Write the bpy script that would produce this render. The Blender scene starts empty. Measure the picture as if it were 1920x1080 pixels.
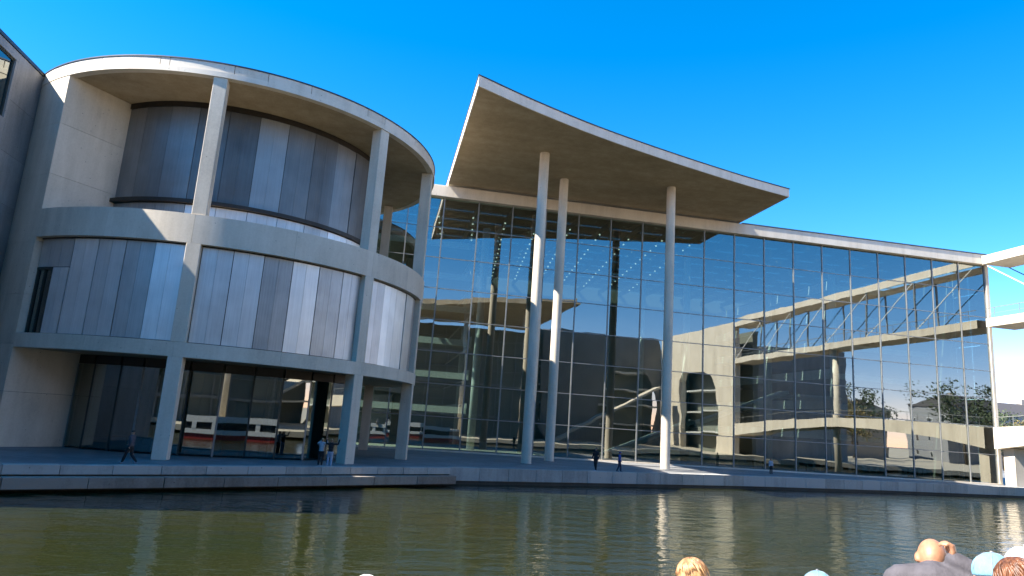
import bpy, bmesh, math, random
from mathutils import Vector, Matrix
random.seed(7)
R = math.radians
sc = bpy.context.scene
C = sc.collection

# ------------------------------------------------------------------ camera, sky, sun, exposure
F_PX, PITCH, ROLL, YAW = 1268.6, 0.19515, 0.06855, 0.17969
EYE = Vector((0, 0, 4.1))
fw = Vector((math.sin(YAW)*math.cos(PITCH), math.cos(YAW)*math.cos(PITCH), math.sin(PITCH)))
r0 = Vector((math.cos(YAW), -math.sin(YAW), 0)); u0 = r0.cross(fw)
cr = math.cos(ROLL)*r0 + math.sin(ROLL)*u0
cu = -math.sin(ROLL)*r0 + math.cos(ROLL)*u0
cam_d = bpy.data.cameras.new('camera'); cam = bpy.data.objects.new('camera', cam_d); C.objects.link(cam)
cam_d.sensor_width = 36; cam_d.lens = F_PX/1920*36; cam_d.clip_start = 0.1; cam_d.clip_end = 6000
m = Matrix((cr, cu, -fw)).transposed().to_4x4(); m.translation = EYE
cam.matrix_world = m
sc.camera = cam

SUN = Vector((-1.0, -0.16, 1.06)).normalized()      # towards the sun
elev = math.asin(SUN.z); azim = math.atan2(SUN.x, SUN.y)
w = bpy.data.worlds.new('World'); sc.world = w; w.use_nodes = True
nt = w.node_tree; bg = nt.nodes['Background']
sky = nt.nodes.new('ShaderNodeTexSky'); sky.sky_type = 'NISHITA'; sky.sun_disc = False
sky.sun_elevation = elev; sky.sun_rotation = azim
sky.air_density = 1.0; sky.dust_density = 0.05; sky.ozone_density = 5.0; sky.altitude = 1700
hs = nt.nodes.new('ShaderNodeHueSaturation'); hs.inputs['Saturation'].default_value = 1.335
nt.links.new(sky.outputs[0], hs.inputs['Color']); wb = nt.nodes.new('ShaderNodeMix'); wb.data_type = 'RGBA'; wb.blend_type = 'MULTIPLY'; wb.inputs[0].default_value = 1
wb.inputs[7].default_value = (1.0, .575, .52, 1)      # camera white balance
nt.links.new(hs.outputs[0], wb.inputs[6]); nt.links.new(wb.outputs[2], bg.inputs['Color'])
bg.inputs['Strength'].default_value = 0.122
sd = bpy.data.lights.new('sun', 'SUN'); sd.energy = 3.0; sd.angle = R(0.5); sd.color = (1.0, 0.94, 0.84)
so = bpy.data.objects.new('sun', sd); C.objects.link(so); so.location = (-60, 0, 80)
so.rotation_euler = SUN.to_track_quat('Z', 'Y').to_euler()
sc.view_settings.view_transform = 'Standard'; sc.view_settings.look = 'None'
sc.view_settings.exposure = 2.6; sc.view_settings.gamma = 1.0; sc.view_settings.use_curve_mapping = False
sc.render.engine = 'CYCLES'
sc.cycles.max_bounces = 8; sc.cycles.transparent_max_bounces = 16; sc.cycles.glossy_bounces = 4
sc.cycles.diffuse_bounces = 6; sc.cycles.transmission_bounces = 4; sc.cycles.use_denoising = True
sc.cycles.caustics_reflective = False; sc.cycles.caustics_refractive = False

# ------------------------------------------------------------------ helpers
def tag(o, label=None, cat=None, group=None, kind=None):
    if label: o['label'] = label
    if cat: o['category'] = cat
    if group: o['group'] = group
    if kind: o['kind'] = kind
    return o
def thing(name, label, cat, loc=(0, 0, 0), group=None):
    o = bpy.data.objects.new(name, None); C.objects.link(o); o.location = loc
    o.empty_display_size = .5
    return tag(o, label, cat, group)
class MB:
    """collects faces (world coordinates) and links them as ONE mesh object"""
    def __init__(s): s.v = []; s.f = []; s.mi = []; s.k = 0
    def add(s, vs, fs, mi=None):
        b = len(s.v); s.v += [tuple(p) for p in vs]; s.f += [tuple(b+i for i in f) for f in fs]
        s.mi += [s.k if mi is None else mi]*len(fs); return s
    def box(s, x0, x1, y0, y1, z0, z1):
        return s.add([(x0,y0,z0),(x1,y0,z0),(x1,y1,z0),(x0,y1,z0),(x0,y0,z1),(x1,y0,z1),(x1,y1,z1),(x0,y1,z1)],
                     [(3,2,1,0),(4,5,6,7),(0,1,5,4),(1,2,6,5),(2,3,7,6),(3,0,4,7)])
    def prism(s, pts, z0, z1):
        n = len(pts)
        return s.add([(x,y,z0) for x,y in pts]+[(x,y,z1) for x,y in pts],
                     [tuple(range(n-1,-1,-1)), tuple(range(n,2*n))]+[(i,(i+1)%n,n+(i+1)%n,n+i) for i in range(n)])
    def prism_x(s, pts, x0, x1):          # pts (y, z) extruded along x
        n = len(pts)
        return s.add([(x0,y,z) for y,z in pts]+[(x1,y,z) for y,z in pts],
                     [tuple(range(n-1,-1,-1)), tuple(range(n,2*n))]+[(i,(i+1)%n,n+(i+1)%n,n+i) for i in range(n)])
    def sector(s, cx, cy, ra, rb, a0, a1, z0, z1, step=2.0):
        n = max(1, int(math.ceil(abs(a1-a0)/step))); full = abs(a1-a0) >= 359.9
        vs = []; fs = []
        for i in range(n+1):
            a = R(a0+(a1-a0)*i/n); c, t = math.cos(a), math.sin(a)
            for r, z in ((ra,z0),(rb,z0),(rb,z1),(ra,z1)): vs.append((cx+r*c, cy+r*t, z))
        for i in range(n):
            b = 4*i
            for k in range(4): fs.append((b+k, b+(k+1)%4, b+4+(k+1)%4, b+4+k))
        if not full: fs += [(3,2,1,0), (4*n,4*n+1,4*n+2,4*n+3)]
        return s.add(vs, fs)
    def bar(s, p, q, wd, hg):
        p, q = Vector(p), Vector(q); d = (q-p).normalized()
        side = d.cross(Vector((0,0,1)))
        if side.length < 1e-4: side = Vector((1,0,0))
        side.normalize(); up = side.cross(d)
        vs = [e+side*a*wd/2+up*b*hg/2 for e in (p,q) for a,b in ((-1,-1),(1,-1),(1,1),(-1,1))]
        return s.add(vs, [(3,2,1,0),(4,5,6,7),(0,1,5,4),(1,2,6,5),(2,3,7,6),(3,0,4,7)])
    def tube(s, path, rad, n=8, flat=1.0):
        path = [Vector(p) for p in path]
        if not isinstance(rad, (list, tuple)): rad = [rad]*len(path)
        vs = []; prev = None
        for i, p in enumerate(path):
            d = (path[min(i+1,len(path)-1)]-path[max(i-1,0)]).normalized()
            a = d.orthogonal().normalized() if prev is None else (prev-d*prev.dot(d)).normalized()
            prev = a; b = d.cross(a)
            vs += [p+(a*math.cos(t*2*math.pi/n)+b*flat*math.sin(t*2*math.pi/n))*rad[i] for t in range(n)]
        L = len(path)
        fs = [(i*n+k, i*n+(k+1)%n, (i+1)*n+(k+1)%n, (i+1)*n+k) for i in range(L-1) for k in range(n)]
        fs += [tuple(range(n-1,-1,-1)), tuple((L-1)*n+k for k in range(n))]
        return s.add(vs, fs)
    def ball(s, c, rx, ry=None, rz=None, M=None, n=14, h=9, zmin=-2):
        ry = ry or rx; rz = rz or rx; c = Vector(c); M = M or Matrix.Identity(3)
        vs = [c+M@Vector((0,0,-rz))]; fs = []
        for i in range(1, h):
            t = -math.pi/2+math.pi*i/h
            for k in range(n):
                p = 2*math.pi*k/n
                vs.append(c+M@Vector((rx*math.cos(t)*math.cos(p), ry*math.cos(t)*math.sin(p), max(zmin*rz, rz*math.sin(t)))))
        vs.append(c+M@Vector((0,0,rz)))
        for k in range(n): fs.append((0, 1+(k+1)%n, 1+k))
        for i in range(h-2):
            for k in range(n):
                a = 1+i*n; fs.append((a+k, a+(k+1)%n, a+n+(k+1)%n, a+n+k))
        a = 1+(h-2)*n
        for k in range(n): fs.append((a+k, a+(k+1)%n, len(vs)-1))
        return s.add(vs, fs)
    def mesh(s, name, smooth=False, origin=None):
        me = bpy.data.meshes.new(name)
        o = Vector(origin) if origin is not None else Vector((0,0,0))
        me.from_pydata([tuple(Vector(p)-o) for p in s.v], [], s.f)
        bm = bmesh.new(); bm.from_mesh(me); bmesh.ops.recalc_face_normals(bm, faces=bm.faces); bm.to_mesh(me); bm.free()
        if any(s.mi): me.polygons.foreach_set('material_index', s.mi)
        if smooth:
            me.polygons.foreach_set('use_smooth', [True]*len(me.polygons))
            if smooth == 'edge':
                me.set_sharp_from_angle(angle=R(35))
        me.update(); return me
    def build(s, name, mats, parent=None, smooth=False, origin=None, bevel=0):
        if origin is None:
            xs = list(zip(*s.v)); origin = ((min(xs[0])+max(xs[0]))/2, (min(xs[1])+max(xs[1]))/2, min(xs[2]))
        me = s.mesh(name, smooth, origin)
        for mt in (mats if isinstance(mats, (list, tuple)) else [mats]): me.materials.append(mt)
        return link(name, me, parent, origin, bevel)
def link(name, me, parent=None, loc=(0,0,0), bevel=0):
    o = bpy.data.objects.new(name, me); C.objects.link(o)
    loc = Vector(loc)
    if parent is not None:
        o.parent = parent; q = parent; off = Vector((0,0,0))
        while q is not None: off += q.location; q = q.parent
        loc = loc-off
    o.location = loc
    if bevel:
        b = o.modifiers.new('bevel', 'BEVEL'); b.width = bevel; b.segments = 1; b.limit_method = 'ANGLE'
    return o

# ------------------------------------------------------------------ materials
def mat(name): 
    mt = bpy.data.materials.new(name); mt.use_nodes = True
    t = mt.node_tree; return mt, t, t.nodes['Principled BSDF']
def N(t, kind, **kw):
    n = t.nodes.new(kind)
    for k, v in kw.items():
        if k in n.inputs.keys(): n.inputs[k].default_value = v
        else: setattr(n, k, v)
    return n
def L(t, a, b): t.links.new(a, b)
def ramp(t, fac, stops):
    n = t.nodes.new('ShaderNodeValToRGB'); L(t, fac, n.inputs[0]); cr_ = n.color_ramp
    while len(cr_.elements) < len(stops): cr_.elements.new(.5)
    for e, (p, c) in zip(cr_.elements, stops): e.position = p; e.color = (*c, 1)
    return n
def coords(t, scale=(1,1,1), rot=(0,0,0), world=True):
    g = N(t, 'ShaderNodeNewGeometry'); mp = N(t, 'ShaderNodeMapping'); mp.inputs['Scale'].default_value = scale; mp.inputs['Rotation'].default_value = rot
    L(t, g.outputs['Position'], mp.inputs['Vector']); return mp.outputs[0]
def concrete(name, dark, mid, light, streak=(.55,.55,.12), rough=.75, bump=.25, rnd=.12):
    mt, t, p = mat(name)
    n1 = N(t, 'ShaderNodeTexNoise', Scale=.35, Detail=6.0, Roughness=.62); L(t, coords(t), n1.inputs['Vector'])
    n2 = N(t, 'ShaderNodeTexNoise', Scale=1.6, Detail=8.0, Roughness=.7); L(t, coords(t, streak), n2.inputs['Vector'])
    n3 = N(t, 'ShaderNodeTexNoise', Scale=9.0, Detail=6.0, Roughness=.75); L(t, coords(t), n3.inputs['Vector'])
    mx = N(t, 'ShaderNodeMath', operation='MULTIPLY_ADD'); L(t, n2.outputs[0], mx.inputs[0]); mx.inputs[1].default_value = .55
    m2 = N(t, 'ShaderNodeMath', operation='MULTIPLY'); L(t, n1.outputs[0], m2.inputs[0]); m2.inputs[1].default_value = .5; L(t, m2.outputs[0], mx.inputs[2])
    m3 = N(t, 'ShaderNodeMath', operation='MULTIPLY_ADD'); L(t, n3.outputs[0], m3.inputs[0]); m3.inputs[1].default_value = .45; L(t, mx.outputs[0], m3.inputs[2])
    oi = N(t, 'ShaderNodeObjectInfo'); m4 = N(t, 'ShaderNodeMath', operation='MULTIPLY_ADD'); L(t, oi.outputs['Random'], m4.inputs[0]); m4.inputs[1].default_value = rnd
    n5 = N(t, 'ShaderNodeTexNoise', Scale=1.0, Detail=5.0, Roughness=.7); L(t, coords(t, (1.3,1.3,.07)), n5.inputs['Vector'])
    m5 = N(t, 'ShaderNodeMath', operation='MULTIPLY_ADD'); L(t, n5.outputs[0], m5.inputs[0]); m5.inputs[1].default_value = .5; L(t, m3.outputs[0], m5.inputs[2])
    m6 = N(t, 'ShaderNodeMath', operation='SUBTRACT'); L(t, m5.outputs[0], m6.inputs[0]); m6.inputs[1].default_value = .25; L(t, m6.outputs[0], m4.inputs[2])
    cr_ = ramp(t, m4.outputs[0], [(.50, dark), (.76, mid), (.98, light)])
    # formwork tie holes and pores
    vo = N(t, 'ShaderNodeTexVoronoi', Scale=2.2); L(t, coords(t), vo.inputs['Vector'])
    lt = N(t, 'ShaderNodeMath', operation='LESS_THAN'); L(t, vo.outputs['Distance'], lt.inputs[0]); lt.inputs[1].default_value = .055
    mc = N(t, 'ShaderNodeMix', data_type='RGBA'); L(t, lt.outputs[0], mc.inputs[0]); L(t, cr_.outputs[0], mc.inputs[6]); mc.inputs[7].default_value = (*[d*.55 for d in dark], 1)
    L(t, mc.outputs[2], p.inputs['Base Color'])
    p.inputs['Roughness'].default_value = rough
    b = N(t, 'ShaderNodeBump', Strength=bump, Distance=.02); L(t, m3.outputs[0], b.inputs['Height']); L(t, b.outputs[0], p.inputs['Normal'])
    return mt
M = {}
M['concrete'] = concrete('pale_concrete', (.40,.345,.275), (.58,.505,.40), (.68,.60,.49))
M['soffit'] = concrete('board_marked_soffit', (.25,.185,.11), (.36,.275,.17), (.45,.36,.24), streak=(.12,.5,.5))  # board marks, plus warm bounce light and shade put into the brown colour
M['fascia'] = concrete('fair_faced_fascia', (.40,.345,.28), (.58,.51,.41), (.68,.605,.50), rnd=.2)
M['stone'] = concrete('granite_quay_stone', (.16,.155,.145), (.28,.27,.245), (.39,.37,.335), rnd=.3, bump=.5)
M['brownstone'] = concrete('brown_ledge_stone', (.10,.075,.055), (.19,.15,.115), (.28,.235,.19), rnd=.3, bump=.5)
M['darkwall'] = concrete('dark_backing_and_shade', (.012,.011,.008), (.03,.028,.02), (.05,.045,.035), bump=.5)  # backing behind joints; on the quay base a shadow band put into colour
M['dark_concrete'] = concrete('shaded_grey_concrete', (.08,.08,.08), (.13,.13,.125), (.18,.18,.17))  # same concrete as elsewhere, darkened to carry the opposite front's own shade
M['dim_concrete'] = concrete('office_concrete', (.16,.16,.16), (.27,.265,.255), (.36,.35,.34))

def simple(name, col, rough=.6, metal=0., var=.12, scale=6., bump=.1):
    mt, t, p = mat(name)
    n = N(t, 'ShaderNodeTexNoise', Scale=scale, Detail=4.0); L(t, coords(t), n.inputs['Vector'])
    c = ramp(t, n.outputs[0], [(.3, tuple(v*(1-var) for v in col)), (.7, tuple(min(1, v*(1+var)) for v in col))])
    L(t, c.outputs[0], p.inputs['Base Color']); p.inputs['Roughness'].default_value = rough; p.inputs['Metallic'].default_value = metal
    if bump:
        b = N(t, 'ShaderNodeBump', Strength=bump, Distance=.01); L(t, n.outputs[0], b.inputs['Height']); L(t, b.outputs[0], p.inputs['Normal'])
    return mt
M['coping'] = simple('dark_metal_coping', (.07,.075,.085), .45, .6)
M['bronze'] = simple('dark_bronze_rail', (.045,.036,.028), .45, .5)
M['mullion'] = simple('grey_steel_mullion', (.24,.245,.235), .4, .2)
M['dark_frame'] = simple('dark_green_frame', (.035,.045,.04), .4, .3)
M['white_paint'] = simple('white_paint', (.72,.72,.70), .45)
M['red_paint'] = simple('red_hull_paint', (.32,.03,.03), .4)
M['green_paint'] = simple('green_fabric', (.04,.22,.07), .8)
M['blue_paint'] = simple('blue_fabric', (.03,.10,.35), .8)
M['interior_dark'] = simple('interior_wall', (.17,.18,.15), .8)
M['interior_floor'] = simple('interior_floor', (.24,.22,.18), .5)
M['interior_white'] = simple('gallery_edge', (.5,.5,.47), .7)
M['wood'] = simple('bench_wood', (.22,.13,.06), .6)
M['node_white'] = simple('white_roof_node', (.8,.8,.8), .3)
_p = M['node_white'].node_tree.nodes['Principled BSDF']; _p.inputs['Emission Color'].default_value = (1,.95,.85,1); _p.inputs['Emission Strength'].default_value = .22   # added glow stands in for sunlight on the white roof nodes

def paving():
    mt, t, p = mat('promenade_paving')
    br = N(t, 'ShaderNodeTexBrick', Scale=1.0); br.inputs['Mortar Size'].default_value = .012; br.inputs['Brick Width'].default_value = 1.2; br.inputs['Row Height'].default_value = .6
    br.inputs['Color1'].default_value = (.19,.19,.19,1); br.inputs['Color2'].default_value = (.25,.25,.245,1); br.inputs['Mortar'].default_value = (.07,.07,.075,1)
    L(t, coords(t, rot=(0,0,R(28))), br.inputs['Vector'])
    n = N(t, 'ShaderNodeTexNoise', Scale=.5, Detail=8.0, Roughness=.7); L(t, coords(t), n.inputs['Vector'])
    c = ramp(t, n.outputs[0], [(.3,(.62,.62,.62)),(.7,(1.1,1.1,1.1))])
    mx = N(t, 'ShaderNodeMix', data_type='RGBA', blend_type='MULTIPLY'); mx.inputs[0].default_value = 1; L(t, br.outputs[0], mx.inputs[6]); L(t, c.outputs[0], mx.inputs[7])
    L(t, mx.outputs[2], p.inputs['Base Color']); p.inputs['Roughness'].default_value = .55
    b = N(t, 'ShaderNodeBump', Strength=.3, Distance=.01); L(t, br.outputs['Fac'], b.inputs['Height']); b.invert = True; L(t, b.outputs[0], p.inputs['Normal'])
    return mt
M['paving'] = paving()

def zinc(name, k, mtl):
    mt, t, p = mat(name)
    oi = N(t, 'ShaderNodeObjectInfo')
    tc = N(t, 'ShaderNodeTexCoord')
    mp = N(t, 'ShaderNodeMapping'); mp.inputs['Scale'].default_value = (14, 14, .35); L(t, tc.outputs['Object'], mp.inputs['Vector'])
    ad = N(t, 'ShaderNodeVectorMath', operation='ADD'); L(t, mp.outputs[0], ad.inputs[0])
    cb = N(t, 'ShaderNodeCombineXYZ'); mlt = N(t, 'ShaderNodeMath', operation='MULTIPLY'); L(t, oi.outputs['Random'], mlt.inputs[0]); mlt.inputs[1].default_value = 50
    L(t, mlt.outputs[0], cb.inputs[2]); L(t, cb.outputs[0], ad.inputs[1])
    n = N(t, 'ShaderNodeTexNoise', Scale=1.0, Detail=5.0, Roughness=.65); L(t, ad.outputs[0], n.inputs['Vector'])
    n2 = N(t, 'ShaderNodeTexNoise', Scale=.7, Detail=3.0); L(t, coords(t), n2.inputs['Vector'])
    a = N(t, 'ShaderNodeMath', operation='MULTIPLY_ADD'); L(t, oi.outputs['Random'], a.inputs[0]); a.inputs[1].default_value = .58
    b_ = N(t, 'ShaderNodeMath', operation='MULTIPLY_ADD'); L(t, n.outputs[0], b_.inputs[0]); b_.inputs[1].default_value = .32
    m2 = N(t, 'ShaderNodeMath', operation='MULTIPLY'); L(t, n2.outputs[0], m2.inputs[0]); m2.inputs[1].default_value = .3
    L(t, m2.outputs[0], b_.inputs[2]); L(t, b_.outputs[0], a.inputs[2])
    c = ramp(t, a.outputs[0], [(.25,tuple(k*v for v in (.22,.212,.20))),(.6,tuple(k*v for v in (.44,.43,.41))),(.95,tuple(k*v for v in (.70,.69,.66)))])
    L(t, c.outputs[0], p.inputs['Base Color']); p.inputs['Metallic'].default_value = mtl
    rr = N(t, 'ShaderNodeMapRange'); L(t, n.outputs[0], rr.inputs[0]); rr.inputs[3].default_value = .34; rr.inputs[4].default_value = .5
    L(t, rr.outputs[0], p.inputs['Roughness'])
    bp = N(t, 'ShaderNodeBump', Strength=.12, Distance=.02); L(t, n.outputs[0], bp.inputs['Height']); L(t, bp.outputs[0], p.inputs['Normal'])
    return mt
M['zinc'] = zinc('folded_zinc_sheet', 1.3, .6); M['zinc_shaded'] = zinc('shaded_zinc_sheet', .55, .6)  # second zinc is a darker copy: shade under the roof put into colour

def glass(name, refl=.34, tint=(.36,.54,.48), rtint=(.70,.74,.70), wav=.005, wscale=.4):
    mt = bpy.data.materials.new(name); mt.use_nodes = True; t = mt.node_tree
    out = t.nodes['Material Output']; t.nodes.remove(t.nodes['Principled BSDF'])
    tr = N(t, 'ShaderNodeBsdfTransparent'); tr.inputs[0].default_value = (*tint, 1)
    gl = N(t, 'ShaderNodeBsdfGlossy'); gl.inputs['Color'].default_value = (*rtint, 1); gl.inputs['Roughness'].default_value = .012
    tc = N(t, 'ShaderNodeTexCoord'); oi = N(t, 'ShaderNodeObjectInfo')
    cb = N(t, 'ShaderNodeCombineXYZ'); ml = N(t, 'ShaderNodeMath', operation='MULTIPLY'); L(t, oi.outputs['Random'], ml.inputs[0]); ml.inputs[1].default_value = 90; L(t, ml.outputs[0], cb.inputs[2])
    ad = N(t, 'ShaderNodeVectorMath', operation='ADD'); L(t, tc.outputs['Object'], ad.inputs[0]); L(t, cb.outputs[0], ad.inputs[1])
    n = N(t, 'ShaderNodeTexNoise', Scale=wscale, Detail=1.0); L(t, ad.outputs[0], n.inputs['Vector'])
    b = N(t, 'ShaderNodeBump', Strength=1.0, Distance=wav); L(t, n.outputs[0], b.inputs['Height']); L(t, b.outputs[0], gl.inputs['Normal'])
    fr = N(t, 'ShaderNodeFresnel', IOR=1.5)
    mr = N(t, 'ShaderNodeMapRange'); L(t, fr.outputs[0], mr.inputs[0]); mr.inputs[1].default_value = .04; mr.inputs[2].default_value = 1.0; mr.inputs[3].default_value = refl; mr.inputs[4].default_value = 1.0
    mx = N(t, 'ShaderNodeMixShader'); L(t, mr.outputs[0], mx.inputs[0]); L(t, tr.outputs[0], mx.inputs[1]); L(t, gl.outputs[0], mx.inputs[2])
    L(t, mx.outputs[0], out.inputs['Surface']); return mt
M['glass'] = glass('coated_facade_glass')
M['shop_glass'] = glass('clear_ground_floor_glass', refl=.32, tint=(.34,.42,.37), wav=.004)
M['roof_glass'] = glass('roof_glass', refl=.12, tint=(.72,.80,.82))
def clear_edge():
    mt = bpy.data.materials.new('glass_edge'); mt.use_nodes = True; t = mt.node_tree
    t.nodes.remove(t.nodes['Principled BSDF']); tr = N(t, 'ShaderNodeBsdfTransparent'); tr.inputs[0].default_value = (.95,.98,.97,1)
    L(t, tr.outputs[0], t.nodes['Material Output'].inputs['Surface']); return mt
M['edge'] = clear_edge()

def water():
    mt, t, p = mat('river_water')
    p.inputs['Roughness'].default_value = .04; p.inputs['IOR'].default_value = 1.4
    n0 = N(t, 'ShaderNodeTexNoise', Scale=.05, Detail=3.0); L(t, coords(t), n0.inputs['Vector'])
    c = ramp(t, n0.outputs[0], [(.35,(.012,.018,.007)),(.65,(.022,.021,.005))]); L(t, c.outputs[0], p.inputs['Base Color'])
    a = N(t, 'ShaderNodeTexNoise', Scale=1.0, Detail=4.0, Roughness=.5); L(t, coords(t, (.45,1.0,1), (0,0,R(-8))), a.inputs['Vector'])
    b = N(t, 'ShaderNodeTexNoise', Scale=3.6, Detail=3.0, Roughness=.6); L(t, coords(t, (.5,1.0,1), (0,0,R(-18))), b.inputs['Vector'])
    s = N(t, 'ShaderNodeMath', operation='MULTIPLY_ADD'); L(t, b.outputs[0], s.inputs[0]); s.inputs[1].default_value = .22; L(t, a.outputs[0], s.inputs[2])
    bp = N(t, 'ShaderNodeBump', Strength=1.0, Distance=.065); L(t, s.outputs[0], bp.inputs['Height']); L(t, bp.outputs[0], p.inputs['Normal'])
    return mt
M['water'] = water()
def foliage(name, a, b, c):
    mt, t, p = mat(name)
    oi = N(t, 'ShaderNodeTexNoise', Scale=1.5, Detail=3.0); L(t, coords(t), oi.inputs['Vector'])
    cr_ = ramp(t, oi.outputs[0], [(.3,a),(.5,b),(.7,c)]); L(t, cr_.outputs[0], p.inputs['Base Color']); p.inputs['Roughness'].default_value = .7
    return mt
M['leaf'] = foliage('dark_leaf', (.02,.035,.015), (.045,.065,.025), (.075,.09,.035))
M['leaf_gold'] = foliage('spring_yellow_leaf', (.12,.09,.03), (.2,.15,.05), (.28,.22,.08))
M['bark'] = simple('bark', (.07,.055,.04), .9)
M['roof_tile'] = simple('dark_roof', (.05,.045,.045), .8)
M['plaster'] = simple('plaster', (.34,.30,.26), .85)
M['plaster_grey'] = simple('grey_plaster', (.24,.24,.25), .85)
M['win_dark'] = simple('dark_window', (.02,.025,.03), .1, 0, bump=0)

# ------------------------------------------------------------------ ground, quay, water
QL = [(-60,5.5),(-30,22.6),(-14.6,31.5),(-9.5,34.6),(-2.7,38.9),(4.75,43.6)]
QR = [(4.75,44.1),(15.0,47.8),(30,53.0),(46,57.0),(66,60.4),(90,66),(140,86),(400,240)]
bank = QL+QR
tag(MB().prism(bank+[(3000,1500),(3000,3000),(-3000,3000),(-3000,-1600),(-400,-200)], .35, 1.0).build('promenade', M['paving']), kind='structure')
tag(MB().add([(-3000,-3000,0),(3000,-3000,0),(3000,3000,0),(-3000,3000,0)], [(0,1,2,3)]).build('water', M['water']), kind='structure')
tag(MB().add([(-3000,-3000,-3),(3000,-3000,-3),(3000,3000,-3),(-3000,3000,-3)], [(0,1,2,3)]).build('river_bed', M['darkwall']), kind='structure')
near = [(-400,-150),(-60,-25.4),(0,-3.6),(34,8.6),(66,16),(110,30),(400,150)]
M['pale_paving'] = simple('pale_bank_paving', (.42,.37,.29), .8)  # made pale and warm to bounce light into the shaded fronts
tag(MB().prism(near+[(3000,1300),(3000,-3000),(-3000,-3000),(-3000,-1500)], .3, 1.0).build('near_bank', M['pale_paving']), kind='structure')

quay = thing('quay_wall', 'low stone quay wall with coping blocks along the water edge', 'quay', (0, 42, 0))
def offset(p, q, d):
    v = Vector((q[0]-p[0], q[1]-p[1])).normalized(); return Vector((v.y, -v.x))*d
def run(poly, d0, d1, z0, z1, blk, name, mt, mb=None, gap=.018):
    """blocks laid along a polyline, each between offsets d0..d1 towards the river"""
    for p, q in zip(poly[:-1], poly[1:]):
        ln = math.dist(p, q); n = max(1, round(ln/blk)); o0, o1 = offset(p,q,d0), offset(p,q,d1)
        for i in range(n):
            a, b = i/n+gap/2/ln, (i+1)/n-gap/2/ln
            P = Vector(p).lerp(Vector(q), a); Q = Vector(p).lerp(Vector(q), b)
            pts = [tuple(P+o0), tuple(P+o1), tuple(Q+o1), tuple(Q+o0)]
            dz = random.uniform(-.006,.006)
            if mb: mb.prism(pts, z0, z1)
            else: MB().prism(pts, z0, z1+dz).build(name, mt, quay, bevel=.015)
mb = MB(); run(QL, -.1, .02, -2.5, .66, 60, '', None, mb, 0); run(QR[:7], -.1, .02, -2.5, .66, 60, '', None, mb, 0); mb.build('base_wall', M['darkwall'], quay)  # near-black colour stands in for shade above the water
run(QL[1:], -.50, .10, .66, 1.06, 1.9, 'coping_stone', M['stone'])
run(QR[:5], -.50, .10, .22, 1.06, 2.2, 'coping_stone', M['stone'])
run(QL[1:], .10, .75, .14, .60, 2.6, 'ledge_stone', M['brownstone'])

# ------------------------------------------------------------------ office wing at far left
off = thing('office_wing', 'shaded grey concrete office wing with a tall window at the left edge', 'building', (-28, 34, 1))
zs = [1, 4.6, 8.4, 11.6, 14.3, 17.1, 20.0, 22.8]
mb = MB(); mb.box(-40,-22.36,26,43.25,1,22.75); mb.build('wall_core', M['darkwall'], off)
for k, (a, b) in enumerate(zip(zs[:-1], zs[1:])):
    ys = [26, 30, 34, 37.9, 40.35, 43.25]
    for c, d in zip(ys[:-1], ys[1:]):
        if c == 37.9 and a >= 17: continue
        MB().box(-22.34,-22.1,c+.008,d-.008,a+.008,b-.008).build('wall_panel', M['dim_concrete'], off)
MB().box(-22.34,-22.1,37.9,40.35,17.11,18.8).build('wall_panel', M['dim_concrete'], off)
MB().box(-22.34,-22.1,37.9,40.35,22.3,22.79).build('wall_panel', M['dim_concrete'], off)
MB().box(-22.34,-22.1,40.12,40.35,18.81,22.29).build('wall_panel', M['dim_concrete'], off)
fr = MB().box(-22.32,-22.2,37.9,38.0,18.8,22.3).box(-22.32,-22.2,40.0,40.1,18.8,22.3).box(-22.32,-22.2,38.0,40.0,18.8,18.9).box(-22.32,-22.2,38.0,40.0,22.2,22.3).build('window_frame', M['dark_frame'], off)
MB().box(-22.3,-22.26,38.0,40.0,18.9,22.2).build('pane', M['glass'], fr)
MB().box(-40,-22.04,25.9,43.2,22.82,23.02).build('roof_coping', M['coping'], off)

# ------------------------------------------------------------------ rotunda
CX, CY, RO, RD, RG = -11.4, 52.02, 13.9, 9.95, 10.2
rot = thing('rotunda', 'round pale concrete building of three storeys with columns and zinc panels', 'building', (CX, CY, 1))
def sec(ra, rb, a0, a1, z0, z1, step=2.0): return MB().sector(CX, CY, ra, rb, a0, a1, z0, z1, step)
def disc(r, z0, z1): return MB().prism([(CX+r*math.cos(R(a)), CY+r*math.sin(R(a))) for a in range(0,360,2)], z0, z1)
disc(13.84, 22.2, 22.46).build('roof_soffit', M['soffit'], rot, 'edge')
disc(13.5, 22.47, 22.9).build('roof_slab', M['concrete'], rot, 'edge')
sec(13.5, 13.93, 0, 360, 22.17, 22.48).build('roof_lip', M['fascia'], rot, 'edge')
fj = [-180,-165,-150,-133,-116,-101,-98.8,-84.3,-76.7,-66.4,-50.4,-44.3,-30,-16,-2,12,26,40,55,70,90,110,130,155,180]
for a, b in zip(fj[:-1], fj[1:]):
    sec(13.6, 13.88+random.uniform(-.006,.006), a+.07, b-.07, 22.5, 22.98).build('fascia_panel', M['fascia'], rot, 'edge')
sec(13.3, 13.92, 0, 360, 22.99, 23.06).build('roof_coping', M['coping'], rot, 'edge')
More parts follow.
